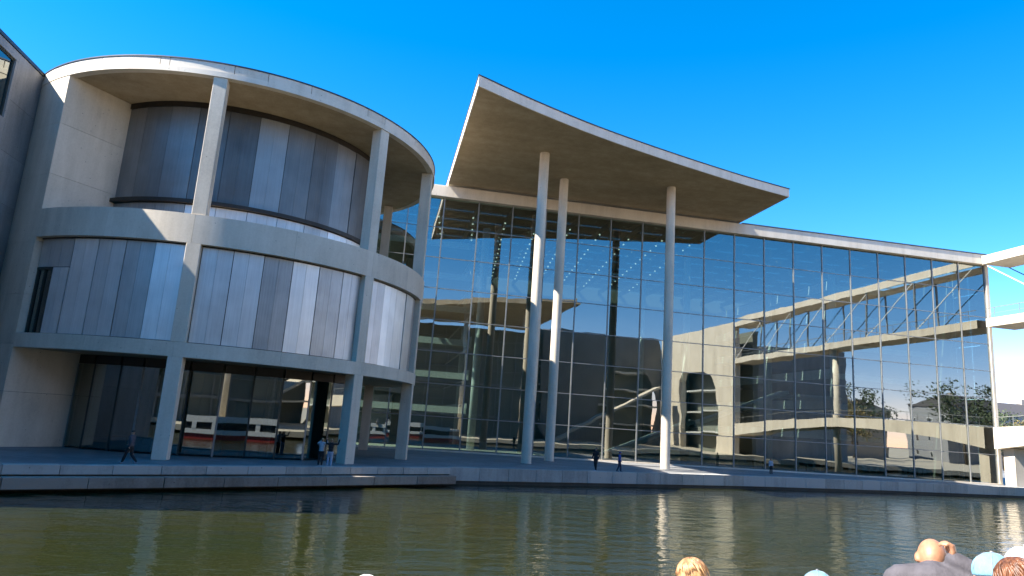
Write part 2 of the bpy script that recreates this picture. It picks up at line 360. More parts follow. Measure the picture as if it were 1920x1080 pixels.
# middle gallery parapet and floors
sec(13.4, 13.86, -126, 60, 12.42, 14.0).build('parapet_core', M['darkwall'], rot)
pj_ = [-126,-106.5,-87.6,-65.3,-43.1,-26.5,-9.3,8,25,42,60]
for a, b in zip(pj_[:-1], pj_[1:]): sec(13.38, 13.9, a+.02, b-.02, 12.40, 14.02).build('parapet_section', M['concrete'], rot, 'edge')
disc(13.37, 12.42, 12.9).build('gallery_floor', M['concrete'], rot, 'edge')
for a, b in zip(pj_[:-1], pj_[1:]): sec(13.2, 13.9, a+.02, b-.02, 6.27, 7.04).build('floor_edge', M['concrete'], rot, 'edge')
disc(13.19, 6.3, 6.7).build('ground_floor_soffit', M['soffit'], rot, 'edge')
# solid pier: stacked concrete courses
sec(10.2, 13.8, -176, -126.6, 1.0, 22.2).build('pier_core', M['darkwall'], rot)
zz = [1.0, 3.9, 6.45, 9.2, 12.2, 16.15, 19.2, 22.19]
for a, b in zip(zz[:-1], zz[1:]):
    sec(9.9, 13.9, -176, -126, a+.008, b-.008).build('pier_course', M['concrete'], rot, 'edge')
# columns: square shafts on the perimeter
for a in (-87.0, -43.7, -9.9):
    for z0, z1 in ((1.0, 6.27), (7.04, 12.4), (14.02, 22.17)):
        ca, sa = math.cos(R(a)), math.sin(R(a)); rr = 13.9 if z0 < 14 else 13.86
        pts = [(CX+r*ca-t*sa, CY+r*sa+t*ca) for r, t in ((rr-.78,-.37),(rr,-.37),(rr,.37),(rr-.78,.37))]
        MB().prism(pts, z0, z1).build('column', M['concrete'], rot, bevel=.02)
for z0, z1 in ((1.0, 6.3), (6.7, 12.42), (12.9, 22.2)):
    MB().box(-1.3,-.55,58.95,59.65,z0,z1).build('column', M['concrete'], rot, bevel=.02)
# upper drum
dj = [-126.0]+[-117.6+10.25*i for i in range(0,20)]
sec(9.2, 9.85, -130, 100, 12.9, 22.2).build('drum_core', M['darkwall'], rot)
def panel(r, a, b, z0, z1, name, seams, mt=None):
    off_ = random.uniform(0,.06)
    mb = MB(); n = seams
    for k in range(n):      # folded sheets: each panel is n pans with a standing seam between them
        u, v = a+.09+(b-a-.18)*k/n, a+.09+(b-a-.18)*(k+1)/n
        mb.sector(CX, CY, r-.05, r+off_, u, v-(.0 if k == n-1 else .05), z0, z1, 4)
    return mb.build(name, mt or M['zinc'], rot)
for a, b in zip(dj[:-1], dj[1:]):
    panel(9.93, a, b, 15.9, 21.85, 'metal_panel', 2, M['zinc_shaded'])
    panel(9.93, a, b, 12.92, 15.6, 'base_panel', 3)
sec(9.86, 10.02, -126, 90, 21.86, 22.19).build('head_rail', M['bronze'], rot, 'edge')
sec(9.86, 10.24, -126, 90, 15.64, 15.88).build('sill_rail', M['bronze'], rot, 'edge')
# middle storey
sec(12.6, 13.38, -130, 62, 7.04, 12.4).build('storey_core', M['darkwall'], rot)
mj = [-115.2+6.62*i for i in range(5)]+[-88.7]
mj2 = [-85.3+6.85*i for i in range(6)]+[-45.4]
mj3 = [-42.0+6.6*i for i in range(5)]+[-11.6]
mj4 = [-8.2+6.8*i for i in range(10)]
for js in (mj, mj2, mj3, mj4):
    for a, b in zip(js[:-1], js[1:]): panel(13.5, a, b, 7.1, 12.32, 'metal_panel', 2)
panel(13.5, -125.7, -115.3, 10.75, 12.32, 'metal_panel', 3)
panel(13.5, -120.1, -115.3, 7.1, 10.7, 'metal_panel', 2)
wf = MB().sector(CX,CY,13.3,13.5,-125.8,-125.3,7.06,10.7).sector(CX,CY,13.3,13.5,-120.6,-120.15,7.06,10.7).sector(CX,CY,13.3,13.5,-123.2,-122.9,7.06,10.6).sector(CX,CY,13.3,13.52,-125.8,-120.15,10.6,10.74).build('corner_window', M['dark_frame'], rot)
MB().sector(CX,CY,13.40,13.42,-125.3,-120.6,7.07,10.6).build('pane', M['shop_glass'], wf)
sec(13.3, 13.56, -125.8, 60, 12.33, 12.395).build('shadow_rail', M['bronze'], rot, 'edge')
sec(8.9, 9.1, -25, 233, 1.0, 6.3).build('back_wall', M['interior_dark'], rot)
# ground floor glazing (flat panes on a polygon), header, floor, core
gp = [(CX+RG*math.cos(R(a)), CY+RG*math.sin(R(a))) for a in (-125.6,-118,-108,-100.6,-93,-86.4,-76.4,-66.7)]+[(-5.75,42.85),(-4.2,43.55),(-2.95,44.3),(-1.95,45.0),(-1.9,47.2),(-2.4,50.5),(-3.2,54.0),(-3.6,58.0)]
for i, (p, q) in enumerate(zip(gp[:-1], gp[1:])):
    P, Q = Vector(p), Vector(q); d = (Q-P).normalized(); nrm = Vector((d.y,-d.x))
    a, b = P+d*.05, Q-d*.05; tilt = random.uniform(-.012,.012)
    f = [tuple(a+nrm*.03+nrm*tilt), tuple(b+nrm*.03-nrm*tilt), tuple(b), tuple(a)]
    g = MB().prism(f, 1.10, 5.75); g.mi = [1]*6; g.mi[2] = 0
    g.build('shopfront_pane', [M['shop_glass'], M['edge']], rot)
    MB().prism([tuple(P-d*.05-nrm*.12),tuple(P+d*.05-nrm*.12),tuple(P+d*.05+nrm*.05),tuple(P-d*.05+nrm*.05)][::-1], 1.0, 5.76).build('shopfront_mullion', M['dark_frame'] if i%3 else M['mullion'], rot)
    MB().prism([tuple(P+d*.05-nrm*.1),tuple(Q-d*.05-nrm*.1),tuple(Q-d*.05+nrm*.08),tuple(P+d*.05+nrm*.08)], 5.77, 6.28).build('shopfront_header', M['bronze'], rot)
MB().prism([(CX+4.2*math.cos(R(a)), CY+4.2*math.sin(R(a))) for a in range(0,360,15)], 1.0, 6.3).build('stair_core', M['interior_dark'], rot)
for a, r in ((-100,7.6),(-75,7.8),(-55,8.2)):
    MB().tube([(CX+r*math.cos(R(a)),CY+r*math.sin(R(a)),1.0),(CX+r*math.cos(R(a)),CY+r*math.sin(R(a)),6.3)], .28, 12).build('inner_column', M['interior_white'], rot, True)
for a, r in ((-112,8.7),(-95,8.9),(-83,8.9),(-70,9.0),(-60,9.1)):
    x, y = CX+r*math.cos(R(a)), CY+r*math.sin(R(a))
    MB().box(x-.5,x+.5,y-.03,y+.03,1.7,1.75).box(x-.5,x-.45,y-.03,y+.03,1.0,1.7).box(x+.45,x+.5,y-.03,y+.03,1.0,1.7).box(x-.5,x+.5,y-.35,y+.35,1.751,1.79).build('cafe_table', M['wood'], rot)

# ------------------------------------------------------------------ glass hall
D, X0, SP = 64.2, 18.118, 3.4456
hall = thing('glass_hall', 'tall glass fronted hall with a grid of reflecting blue green panes', 'building', (30, 80, 1))
nx0, nx1 = -7, 14
XL, XR = X0+nx0*SP, X0+nx1*SP
ZB, ZT = 1.12, 25.3; RH = (ZT-ZB)/8
pm = MB(); hw, hh = SP/2-.055, RH/2-.036
pm.box(-hw,hw,-.012,.012,-hh,hh); pm.mi = [1]*6; pm.mi[2] = 0
pme = pm.mesh('facade_pane'); pme.materials.append(M['glass']); pme.materials.append(M['edge'])
for i in range(nx0, nx1):
    for j in range(8):
        o = link('facade_pane', pme, hall, (X0+(i+.5)*SP, D, ZB+(j+.5)*RH))
        o.rotation_euler = (R(random.gauss(0,.09)), 0, R(random.gauss(0,.11)))
mm = MB().box(-.055,.055,-.09,.2,0,ZT-ZB).mesh('mullion'); mm.materials.append(M['mullion'])
for i in range(nx0, nx1+1): link('mullion', mm, hall, (X0+i*SP, D, ZB))
for j in range(1, 8):
    MB().box(XL,XR,D-.05,D+.09,ZB+j*RH-.036,ZB+j*RH+.036).build('transom', M['mullion'], hall)
MB().box(XL,XR+.3,D-.35,D+.3,1.0,1.12).build('plinth', M['concrete'], hall)
MB().box(XL,XR+.5,D-.55,D+.5,25.3,26.42).build('roof_beam', M['fascia'], hall, bevel=.02)
MB().box(35.95,XR+.5,D-.62,D+.5,26.43,26.52).build('beam_coping', M['coping'], hall)
# corner: return glazing and posts at the right end
MB().box(XR+.02,XR+.42,D-.2,D+.2,1.12,25.29).build('corner_post', M['concrete'], hall, bevel=.02)
for j in range(8):
    for k in range(3):
        g = MB().box(XR+.2,XR+.224,D+.25+k*2.2,D+2.4+k*2.2,ZB+j*RH+.03,ZB+(j+1)*RH-.03)
        g.build('return_pane', M['glass'], hall)
MB().box(XR+.2,XR+.3,D+.25,95,12.9,13.3).box(XR+.2,XR+.3,D+6.9,D+7.1,1,25.3).build('return_frame', M['dark_frame'], hall)
for yy in (67.2, 71.4):
    MB().tube([(XR+2.5,yy,1.0),(XR+2.5,yy,25.3)], .42, 16).build('side_column', M['concrete'], hall, True)
# interior
YB = 100
MB().box(XL,XR,D+.35,YB,.99,1.03).build('hall_floor', M['interior_floor'], hall)
MB().box(XL,XR,YB,YB+.5,1,26.4).build('back_wall', M['interior_dark'], hall)
MB().box(XR-.9,XR-.6,68.5,YB-.01,1.04,24.5).build('added_flank_wall', M['interior_dark'], hall)  # dark wall added to cut the bright sky behind the right hand panes
for i in range(nx0, nx1+1):
    x = X0+i*SP
    MB().box(x-.09,x+.09,D+.55,YB,24.55,25.15).build('roof_rib', M['dark_frame'], hall)
for k in range(9):
    y = D+3.5+k*3.6
    MB().box(XL,XR,y-.05,y+.05,25.16,25.28).build('roof_purlin', M['mullion'], hall)
nd = MB()
for i in range(-4, 5):
    for k in range(13):
        x, y = X0+i*SP+.25*k, D+2.6+k*2.2+(i%3)*.5
        nd.ball((x-.2,y,24.42), .11, .11, .09, n=6, h=4)
tag(nd.build('roof_nodes', M['node_white'], hall), kind='stuff')
for k in range(10):
    y0 = D+.6+k*3.5
    MB().box(XL,XR,y0,y0+3.4,25.45,25.48).build('roof_glazing', M['roof_glass'], hall)
# gallery floors on both flanks, fronted by pale edges
for k in range(6):
    z = 4.7+3.55*k
    for xa, xb, s in ((XL, 9.0, 1), (52.0, XR-.95, -1)):
        e = xb if s > 0 else xa
        MB().box(min(xa,xb),max(xa,xb),72,YB,z,z+.3).build('gallery_floor', M['interior_dark'], hall)
        MB().box(e-.1,e+.1,72,YB,z-.1,z+1.0).build('gallery_edge', M['interior_white'], hall)
        MB().box(min(xa,xb),max(xa,xb),71.8,71.99,z-.1,z+.55).build('gallery_edge', M['interior_white'], hall)
for x in (9.6, 33, 51.4):
    for y in (70.5, 84):
        MB().tube([(x,y,1.0),(x,y,24.5)], .4, 14).build('inner_column', M['interior_white'], hall, True)
# stair flights crossing the hall
for x0, z0, x1, z1, y in ((24,1.03,34,5.2,71.0),(36,5.2,47,9.4,73.5)):
    MB().bar((x0,y,z0+.3),(x1,y,z1+.3),1.8,.4).build('stair_flight', M['interior_white'], hall)
MB().box(34,36.5,70,75,4.9,5.2).box(47,52,70,76,9.1,9.4).build('stair_landing', M['interior_white'], hall)
# furniture of the ground floor cafe behind the right hand panes
for k in range(13):
    x, y = 39+k*2.05, 66.8+(k%3)*1.6
    MB().tube([(x,y,1.03),(x,y,1.75)], .05, 6).box(x-.45,x+.45,y-.45,y+.45,1.75,1.79).build('cafe_table', M['wood'], hall)
    for s in (-.75,.75):
        MB().box(x+s-.2,x+s+.2,y-.2,y+.2,1.45,1.5).box(x+s-.2+(.36 if s>0 else 0),x+s-.16+(.36 if s>0 else 0),y-.2,y+.2,1.5,1.95).box(x+s-.18,x+s-.14,y-.18,y-.14,1.03,1.45).box(x+s+.14,x+s+.18,y+.14,y+.18,1.03,1.45).build('chair', M['interior_white'], hall)

# ------------------------------------------------------------------ canopy
can = thing('canopy', 'thin concrete canopy with curved front edge on three tall round columns', 'canopy', (20, 55, 1))
fe = [(4.47,42.86),(8.99,45.31),(14.89,48.06),(22.23,50.82),(29.95,53.35),(35.85,54.95)]
def cat(pts, n=6):
    out = []; P = [Vector(p) for p in pts]; P = [P[0]*2-P[1]]+P+[P[-1]*2-P[-2]]
    for i in range(1, len(P)-2):
        for k in range(n):
            t = k/n; a, b, c, d = P[i-1], P[i], P[i+1], P[i+2]
            out.append(tuple(.5*((2*b)+(c-a)*t+(2*a-5*b+4*c-d)*t*t+(3*b-a-3*c+d)*t**3)))
    return out+[tuple(P[-2])]
fc = cat(fe)
def inset(pts, d): return [(x, y+d) for x, y in pts]
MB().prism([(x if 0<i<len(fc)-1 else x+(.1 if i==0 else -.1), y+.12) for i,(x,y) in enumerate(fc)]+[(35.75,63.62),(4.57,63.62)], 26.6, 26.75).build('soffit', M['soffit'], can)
MB().prism([(x,y) for x,y in fc]+[(35.85,66.5),(4.47,66.5)], 26.755, 27.34).build('slab', M['fascia'], can)
mb = MB()
for p, q in zip(fc[:-1], fc[1:]): mb.prism([p, q, (q[0],q[1]+.118), (p[0],p[1]+.118)], 26.58, 26.754)
mb.box(4.47,4.565,42.99,66.4,26.58,26.754).box(35.755,35.85,55.08,66.4,26.58,26.754)
mb.build('edge_drip', M['fascia'], can)
MB().prism([(x+(.0 if 0<i<len(fc)-1 else (-.05 if i==0 else .05)),y-.05) for i,(x,y) in enumerate(fc)]+[(35.9,66.6),(4.42,66.6)], 27.345, 27.43).build('roof_coping', M['coping'], can)
for x, y in ((11.65,52.9),(14.85,58.33),(24.79,56.7)):
    c = MB().tube([(x,y,1.0),(x,y,8.5),(x,y,17),(x,y,26.6)], .41, 28).build('column', M['concrete'], can, 'edge')
    MB().tube([(x,y,1.004),(x,y,1.05)], .47, 24).build('foot_ring', M['mullion'], c)

# ------------------------------------------------------------------ bridges at the right end of the hall
BX = 65.75
sky_b = thing('skybridge', 'slender two level concrete skybridge with steel diagonals leaving the hall corner', 'bridge', (BX+2, 36, 18))
MB().box(BX-.15,BX+3.6,9.1,63.6,25.25,26.2).build('roof_slab', M['concrete'], sky_b)
MB().box(BX-.15,BX+3.6,9.1,63.6,18.05,19.0).build('deck', M['concrete'], sky_b)
for x in (BX+.1, BX+3.3):
    for k in range(6):
        y0 = 63.4-9.0*k; y1 = y0-9.0
        MB().bar((x,y0,25.2),(x,y1,19.05),.085,.085).build('diagonal', M['white_paint'] if x < BX+1 else M['dark_frame'], sky_b)
    for k in range(1, 6):
        y = 63.4-9.0*k
        MB().box(x-.09,x+.09,y-.09,y+.09,19.0,25.25).build('post', M['mullion'], sky_b)
for k in range(18):
    y = 62.5-3*k
    MB().box(BX-.1,BX-.06,y-.02,y+.02,19.0,20.1).build('baluster', M['mullion'], sky_b)
MB().box(BX-.12,BX-.05,9.3,63.5,20.1,20.16).box(BX-.10,BX-.07,9.3,63.5,19.5,19.53).build('handrail', M['mullion'], sky_b)
for y in (36.6,):
    MB().tube([(BX+1.6,y,-2),(BX+1.6,y,18.05)], .5, 16).build('pier_column', M['concrete'], sky_b, True)
fb = thing('footbridge', 'low pale concrete footbridge with gently arched deck beside the hall corner', 'bridge', (BX+2, 36, 6))
tp = [(63.6,7.05),(56.6,7.47),(47.7,7.84),(40,7.95),(35.3,7.89),(24,7.38),(9.3,6.44)]
bt = [(9.3,4.3),(24,5.85),(35.3,6.6),(40,6.7),(47.6,6.4),(56.5,5.75),(63.6,4.75)]
MB().prism_x(tp+bt, BX-.2, BX+3.4).build('deck', M['concrete'], fb)
hr = MB()
for p, q in zip(tp[:-1], tp[1:]): hr.bar((BX-.1,p[0],p[1]+1.05),(BX-.1,q[0],q[1]+1.05),.06,.06)
hr.build('handrail', M['mullion'], fb)
def ztop(y):
    for p, q in zip(tp[:-1], tp[1:]):
        if q[0] <= y <= p[0]: return q[1]+(p[1]-q[1])*(y-q[0])/(p[0]-q[0])
for k in range(30):
    y = 63-1.8*k
    MB().box(BX-.12,BX-.08,y-.02,y+.02,ztop(y)-.02,ztop(y)+1.03).build('baluster', M['mullion'], fb)
MB().box(BX+.6,BX+2.4,62.0,63.3,1.0,4.9).build('abutment', M['concrete'], fb)

# ------------------------------------------------------------------ building across the river (seen only mirrored in the glass)
opp = thing('opposite_building', 'large concrete building with round window and canopy mirrored in the glass hall', 'building', (20, -30, 1))
def wall_hole():
    mb = MB(); n = 48; cx_, cz_, r_ = 57.5, 9.0, 10.0
    x0, x1, z0, z1 = 36, 65.7, 1.0, 26.0
    V = []
    for i in range(n):
        a = 2*math.pi*i/n; c, s = math.cos(a), math.sin(a)
        zc = max(z0, cz_+r_*s); V.append((min(x1-.1, cx_+r_*c*.72), zc))
        k = min([(x1-cx_)/c if c>1e-6 else 1e9, (x0-cx_)/c if c<-1e-6 else 1e9, (z1-cz_)/s if s>1e-6 else 1e9, (z0-cz_)/s if s<-1e-6 else 1e9])
        V.append((cx_+k*c, cz_+k*s))
    vs = [(x,-25,z) for x,z in V]; fs = [(2*i, 2*i+1, (2*i+3)%(2*n), (2*i+2)%(2*n)) for i in range(n)]
    return mb.add(vs, fs).add([(x,-25.5,z) for x,z in V], fs)
wall_hole().build('round_window_wall', M['dark_concrete'], opp)
MB().box(36,65,-30,-29,1,26).build('inner_wall', M['interior_dark'], opp)
for z in (5,9.2,13.4,17.6):
    MB().box(36,65,-29,-25.6,z,z+.35).build('floor_slab', M['interior_white'], opp)
MB().box(-70,36,-30,-27,1,25.2).build('hall_wall', M['interior_dark'], opp)
for i in range(26):
    x = -66+i*4; MB().box(x-.1,x+.1,-27,-26.7,1,25.2).build('mullion', M['mullion'], opp)
for z in (4.4,8,11.6,15.2,18.8,22.4):
    MB().box(-70,36,-27,-26.6,z,z+(.5 if z in (4.4,11.6,18.8) else .12)).build('floor_edge', M['mullion'], opp)
MB().prism([(-26,-24),(7.3,-5.7),(20,3.4),(33.9,11),(33.9,-28),(-26,-28)], 26.0, 26.9).build('canopy', M['soffit'], opp)
for x, y in ((4,-14),(16,-8),(27,-1),(-12,-22)):
    MB().tube([(x,y,1),(x,y,26)], .42, 16).build('column', M['concrete'], opp, True)
arch = [(3.0,1),(3.0,10),(2.2,13.6),(.2,15.8),(-3,17.0),(-8,17.4),(-13,17.0),(-14.5,15),(-14.5,1)]
MB().prism_x([(9.3,1),(9.3,25.9)]+[(-25,25.9),(-25,1)]+arch[::-1], BX, BX+1.2).build('side_wall', M['concrete'], opp)
MB().box(BX+4,BX+5,-25,9,1,25).build('inner_wall', M['interior_dark'], opp)
for z in (4.6,8.8,13):
    MB().box(BX+1.3,BX+4,-16,5,z,z+.3).build('floor_slab', M['interior_white'], opp)
MB().box(BX+1.2,BX+24,-24,-23,1,26).box(BX+5,BX+24,8,9,1,22).build('rear_wall', M['dim_concrete'], opp)
for x0, z0, x1, z1 in ((38,1.0,50,7.5),(50,7.5,62,14)):
    MB().bar((x0,-18,z0),(x1,-18,z1),3.0,.5).build('outdoor_stair', M['concrete'], opp)

# ------------------------------------------------------------------ far houses and trees
def house(loc, w_, d_, h, wallm, label, rows, cols, roofh=3.5):
    t = thing('apartment_house', label, 'house', (*loc, 1))
    x, y = loc
    MB().box(x-w_/2,x+w_/2,y-d_/2,y+d_/2,1,1+h).build('wall', wallm, t)
    rf = MB().add([(x-w_/2-.4,y-d_/2-.4,1+h),(x+w_/2+.4,y-d_/2-.4,1+h),(x+w_/2+.4,y+d_/2+.4,1+h),(x-w_/2-.4,y+d_/2+.4,1+h),(x-w_/2+3,y,1+h+roofh),(x+w_/2-3,y,1+h+roofh)],
        [(3,2,1,0),(0,1,5,4),(1,2,5),(2,3,4,5),(3,0,4)]).build('roof', M['roof_tile'], t)
    for q in (.25,.7): MB().box(x-w_/2+q*w_-.6,x-w_/2+q*w_+.6,y-.5,y+.5,1+h+1,1+h+roofh+1.3).build('chimney', M['plaster'], rf)
    for i in range(rows):
        for j in range(cols):
            cx_ = x-w_/2+(j+.5)*w_/cols; z = 2+i*(h-1)/rows
            for s in (-1,):
                yy = y+s*d_/2
                f = MB().box(cx_-.75,cx_+.75,yy-.06,yy+.02,z,z+1.9).build('window', M['white_paint'], t)
                MB().box(cx_-.62,cx_+.62,yy-.09,yy-.062,z+.12,z+1.78).build('pane', M['win_dark'], f)
    for i in range(rows):
        for j in range(3):
            yy = y-d_/2+(j+.5)*d_/3; z = 2+i*(h-1)/rows; xx = x-w_/2
            f = MB().box(xx-.06,xx+.02,yy-.7,yy+.7,z,z+1.9).build('window', M['white_paint'], t)
            MB().box(xx-.09,xx-.062,yy-.58,yy+.58,z+.12,z+1.78).build('pane', M['win_dark'], f)
    return t
house((158,150), 30, 16, 13, M['plaster_grey'], 'distant grey house with dark roof beyond the bridge', 3, 7)
house((200,176), 34, 16, 15, M['plaster'], 'farther beige house with dark roof beyond the bridge', 3, 7)
house((140,-70), 34, 16, 14, M['plaster'], 'beige apartment house across the river mirrored in the right hand panes', 3, 7)
house((190,-60), 40, 18, 17, M['plaster_grey'], 'grey apartment house across the river mirrored in the right hand panes', 3, 7)
house((-120,-60), 46, 18, 17, M['plaster_grey'], 'grey house on the opposite bank mirrored in the leftmost shop panes', 4, 9)
house((-152,-16), 40, 18, 19, M['plaster'], 'beige house upriver mirrored in the leftmost shop panes', 4, 8)
house((-210,50), 30, 40, 18, M['plaster_grey'], 'long grey house far upriver behind the office wing', 4, 6)
def tree_mesh(seed, h, spread, leafm, n):
    rg = random.Random(seed); tk = MB(); cw = MB()
    tk.tube([(0,0,0),(.1,.05,h*.25),(0,.1,h*.5),(.1,0,h*.8)], [.28,.22,.16,.05], 8)
    tips = []
    for k in range(9):
        a = k*2.4; z0 = h*(.25+.06*k); ln = spread*(1.0-.06*k)
        e = (math.cos(a)*ln, math.sin(a)*ln, z0+h*.22)
        tk.tube([(0,.05,z0),(e[0]*.5,e[1]*.5,z0+h*.13),e], [.10,.07,.025], 5); tips.append(e)
    clumps = [Vector((rg.gauss(0,.55)*spread, rg.gauss(0,.55)*spread, h*(.42+.55*rg.random()))) for _ in range(26)]+[Vector(e) for e in tips]
    for _ in range(n):
        c = rg.choice(clumps); p = c+Vector((rg.gauss(0,1),rg.gauss(0,1),rg.gauss(0,.8)))*spread*.18
        a = Vector((rg.gauss(0,1),rg.gauss(0,1),rg.gauss(0,1))).normalized(); b = a.orthogonal().normalized(); c2 = a.cross(b); s = rg.uniform(.14,.32)
        cw.add([p-b*s, p+c2*s*.6, p+b*s, p-c2*s*.6], [(0,1,2,3)])
    a = tk.mesh('trunk', True); a.materials.append(M['bark']); b = cw.mesh('crown'); b.materials.append(leafm)
    return a, b
tA = tree_mesh(1, 13, 4.6, M['leaf'], 2600); tB = tree_mesh(2, 11, 4.2, M['leaf_gold'], 2000)
for k, (x, y, s, kind, lab) in enumerate([
    (118,114,.85,0,'dark tree beyond the bridge nearest the hall corner'), (132,126,.95,0,'dark tree beyond the bridge in front of the grey house'), (146,133,1.0,1,'yellowish tree beyond the bridge at the right edge'),
    (100,-18,1.25,1,'golden tree on the opposite bank mirrored in the last panes'), (112,-24,1.2,1,'second golden tree on the opposite bank mirrored beside the first'), (124,-34,1.4,0,'dark tree on the opposite bank behind the golden ones'),
    (86,-6,1.2,0,'dark tree beside the opposite building mirrored above the footbridge'), (150,-10,1.5,0,'dark tree downriver on the opposite bank beyond the golden ones'), (175,5,1.5,1,'yellowish tree downriver on the opposite bank'), (165,-40,1.7,0,'tallest dark tree downriver on the opposite bank'), (205,10,1.6,0,'farthest dark tree downriver on the opposite bank'),
    (92,-38,1.3,0,'dark tree beside the opposite building mirrored under the skybridge'), (-48,-14,1.3,0,'dark evergreen on the opposite bank mirrored in the rotunda glass'), (-60,-22,1.4,0,'taller dark evergreen on the opposite bank left of the boat'),
    (-75,-30,1.3,0,'dark tree on the opposite bank third from the boat'), (-92,-33,1.5,0,'tall dark tree on the opposite bank before the grey house'), (-112,-40,1.4,1,'yellowish tree on the opposite bank before the grey house'), (-135,-34,1.5,0,'dark tree upriver before the beige house'), (-118,-21,1.3,0,'dark tree upriver on the near side of the bend'), (-106,-13,1.4,0,'dark tree upriver closest to the office wing'), (-96,-6,1.2,1,'yellowish tree upriver near the office wing'), (-84,2,1.35,0,'dark tree upriver beside the quay')]):
    t = thing('tree', lab, 'tree', (x, y, 1), 'trees along both river banks')
    for nm, me in zip(('trunk','crown'), (tA if kind == 0 else tB)):
        o = link(nm, me, t, (x, y, 1)); o.scale = (s,s,s); o.rotation_euler = (0,0,k*1.7)

# ------------------------------------------------------------------ tour boat carrying the camera
BU = Vector((math.cos(R(20)), math.sin(R(20)), 0)); BV = Vector((-math.sin(R(20)), math.cos(R(20)), 0))
def bw(u, v, z): return tuple(BU*u+BV*v+Vector((0,0,z)))
boat = thing('tour_boat', 'white tour boat with red hull stripe and open upper deck', 'boat', (0,0,0))
DK = 2.25
def hull(z0, z1, grow, mt, name):
    pts = [(-13,-2.0),(9,-2.2),(14,-.9),(15.5,.6),(14,2.1),(9,3.3),(-13,3.1)]
    return MB().prism([bw(u,.6+(v-.6)*grow,0)[:2] for u, v in pts], z0, z1).build(name, mt, boat)
hull(-.6, .55, .97, M['red_paint'], 'hull'); hull(.551, 1.05, 1.0, M['white_paint'], 'hull_band')
hull(1.051, 1.85, .965, M['win_dark'], 'cabin_windows'); hull(1.851, DK, 1.0, M['white_paint'], 'upper_deck')
for k in range(11):
    u = -12+2.1*k
    for v in (-2.12, 3.12):
        MB().prism([bw(u+a,v+b,0)[:2] for a, b in ((-.25,-.06),(.25,-.06),(.25,.06),(-.25,.06))], 1.052, 1.85).build('window_post', M['white_paint'], boat)
mb = MB()
for p, q in (((-13,3.05),(9,3.25)),((9,3.25),(14,2.05))): mb.bar(bw(*p,DK+.14), bw(*q,DK+.14), .08, .28)
mb.build('bulwark', M['white_paint'], boat)
bench_me = None
def bench(u, v, lab, ln=.62):
    t = thing('bench', 'short slatted wooden seat on the boat deck under '+lab, 'bench', bw(u,v,DK), 'benches on the boat deck')
    rz = R(48-90)
    def pt(a, b, z): 
        c, s = math.cos(rz), math.sin(rz); x, y, _ = bw(u,v,0); return (x+a*c-b*s, y+a*s+b*c, DK+z)
    for k in range(3):
        b0 = -.18+.13*k
        mb = MB().add([pt(a,b,z) for z in (.40,.43) for a,b in ((-ln/2,b0),(ln/2,b0),(ln/2,b0+.11),(-ln/2,b0+.11))], [(3,2,1,0),(4,5,6,7),(0,1,5,4),(1,2,6,5),(2,3,7,6),(3,0,4,7)])
        mb.build('slat', M['wood'], t)
    for a in (-ln/2+.1, ln/2-.1):
        MB().add([pt(a+i,b,z) for z in (0,.40) for i,b in ((-.03,-.16),(.03,-.16),(.03,.18),(-.03,.18))], [(3,2,1,0),(4,5,6,7),(0,1,5,4),(1,2,6,5),(2,3,7,6),(3,0,4,7)]).build('leg', M['mullion'], t)

# ------------------------------------------------------------------ people
def cloth(name, col, rough=.85):
    mt, t, p = mat(name)
    n = N(t, 'ShaderNodeTexNoise', Scale=11.0, Detail=5.0, Roughness=.6); L(t, coords(t, (1,1,.6)), n.inputs['Vector'])
    c = ramp(t, n.outputs[0], [(.3, tuple(v*.72 for v in col)), (.7, tuple(min(1,v*1.22) for v in col))])
    L(t, c.outputs[0], p.inputs['Base Color']); p.inputs['Roughness'].default_value = rough
    b = N(t, 'ShaderNodeBump', Strength=.7, Distance=.02); L(t, n.outputs[0], b.inputs['Height']); L(t, b.outputs[0], p.inputs['Normal'])
    return mt
M['skin'] = simple('skin', (.36,.17,.095), .5, var=.14, scale=30)
M['skin_lit'] = simple('fair_skin', (.42,.23,.14), .5, var=.14, scale=30)  # paler complexion of some figures
def hairmat(name, a, b):
    mt, t, p = mat(name)
    n = N(t, 'ShaderNodeTexNoise', Scale=40.0, Detail=4.0); L(t, coords(t, (1,1,.12)), n.inputs['Vector'])
    c = ramp(t, n.outputs[0], [(.35,a),(.65,b)]); L(t, c.outputs[0], p.inputs['Base Color']); p.inputs['Roughness'].default_value = .45
    bp = N(t, 'ShaderNodeBump', Strength=.6, Distance=.01); L(t, n.outputs[0], bp.inputs['Height']); L(t, bp.outputs[0], p.inputs['Normal'])
    return mt
M['hair_dark'] = hairmat('dark_hair', (.01,.008,.006), (.03,.02,.015))
M['hair_brown'] = hairmat('auburn_hair', (.05,.018,.008), (.18,.07,.03))
M['hair_blond'] = hairmat('strawberry_blond_hair', (.20,.085,.03), (.45,.26,.12))
M['hair_grey'] = hairmat('grey_hair', (.35,.34,.33), (.6,.59,.57))
for nm, col in dict(black=(.012,.012,.014), charcoal=(.07,.064,.075), white=(.36,.36,.385), jeans=(.30,.36,.46), blue=(.02,.05,.22), grey=(.2,.2,.22), navy=(.02,.025,.05), paleblue=(.15,.31,.42), cream=(.6,.55,.45)).items():
    M['c_'+nm] = cloth(nm+'_cloth', col)

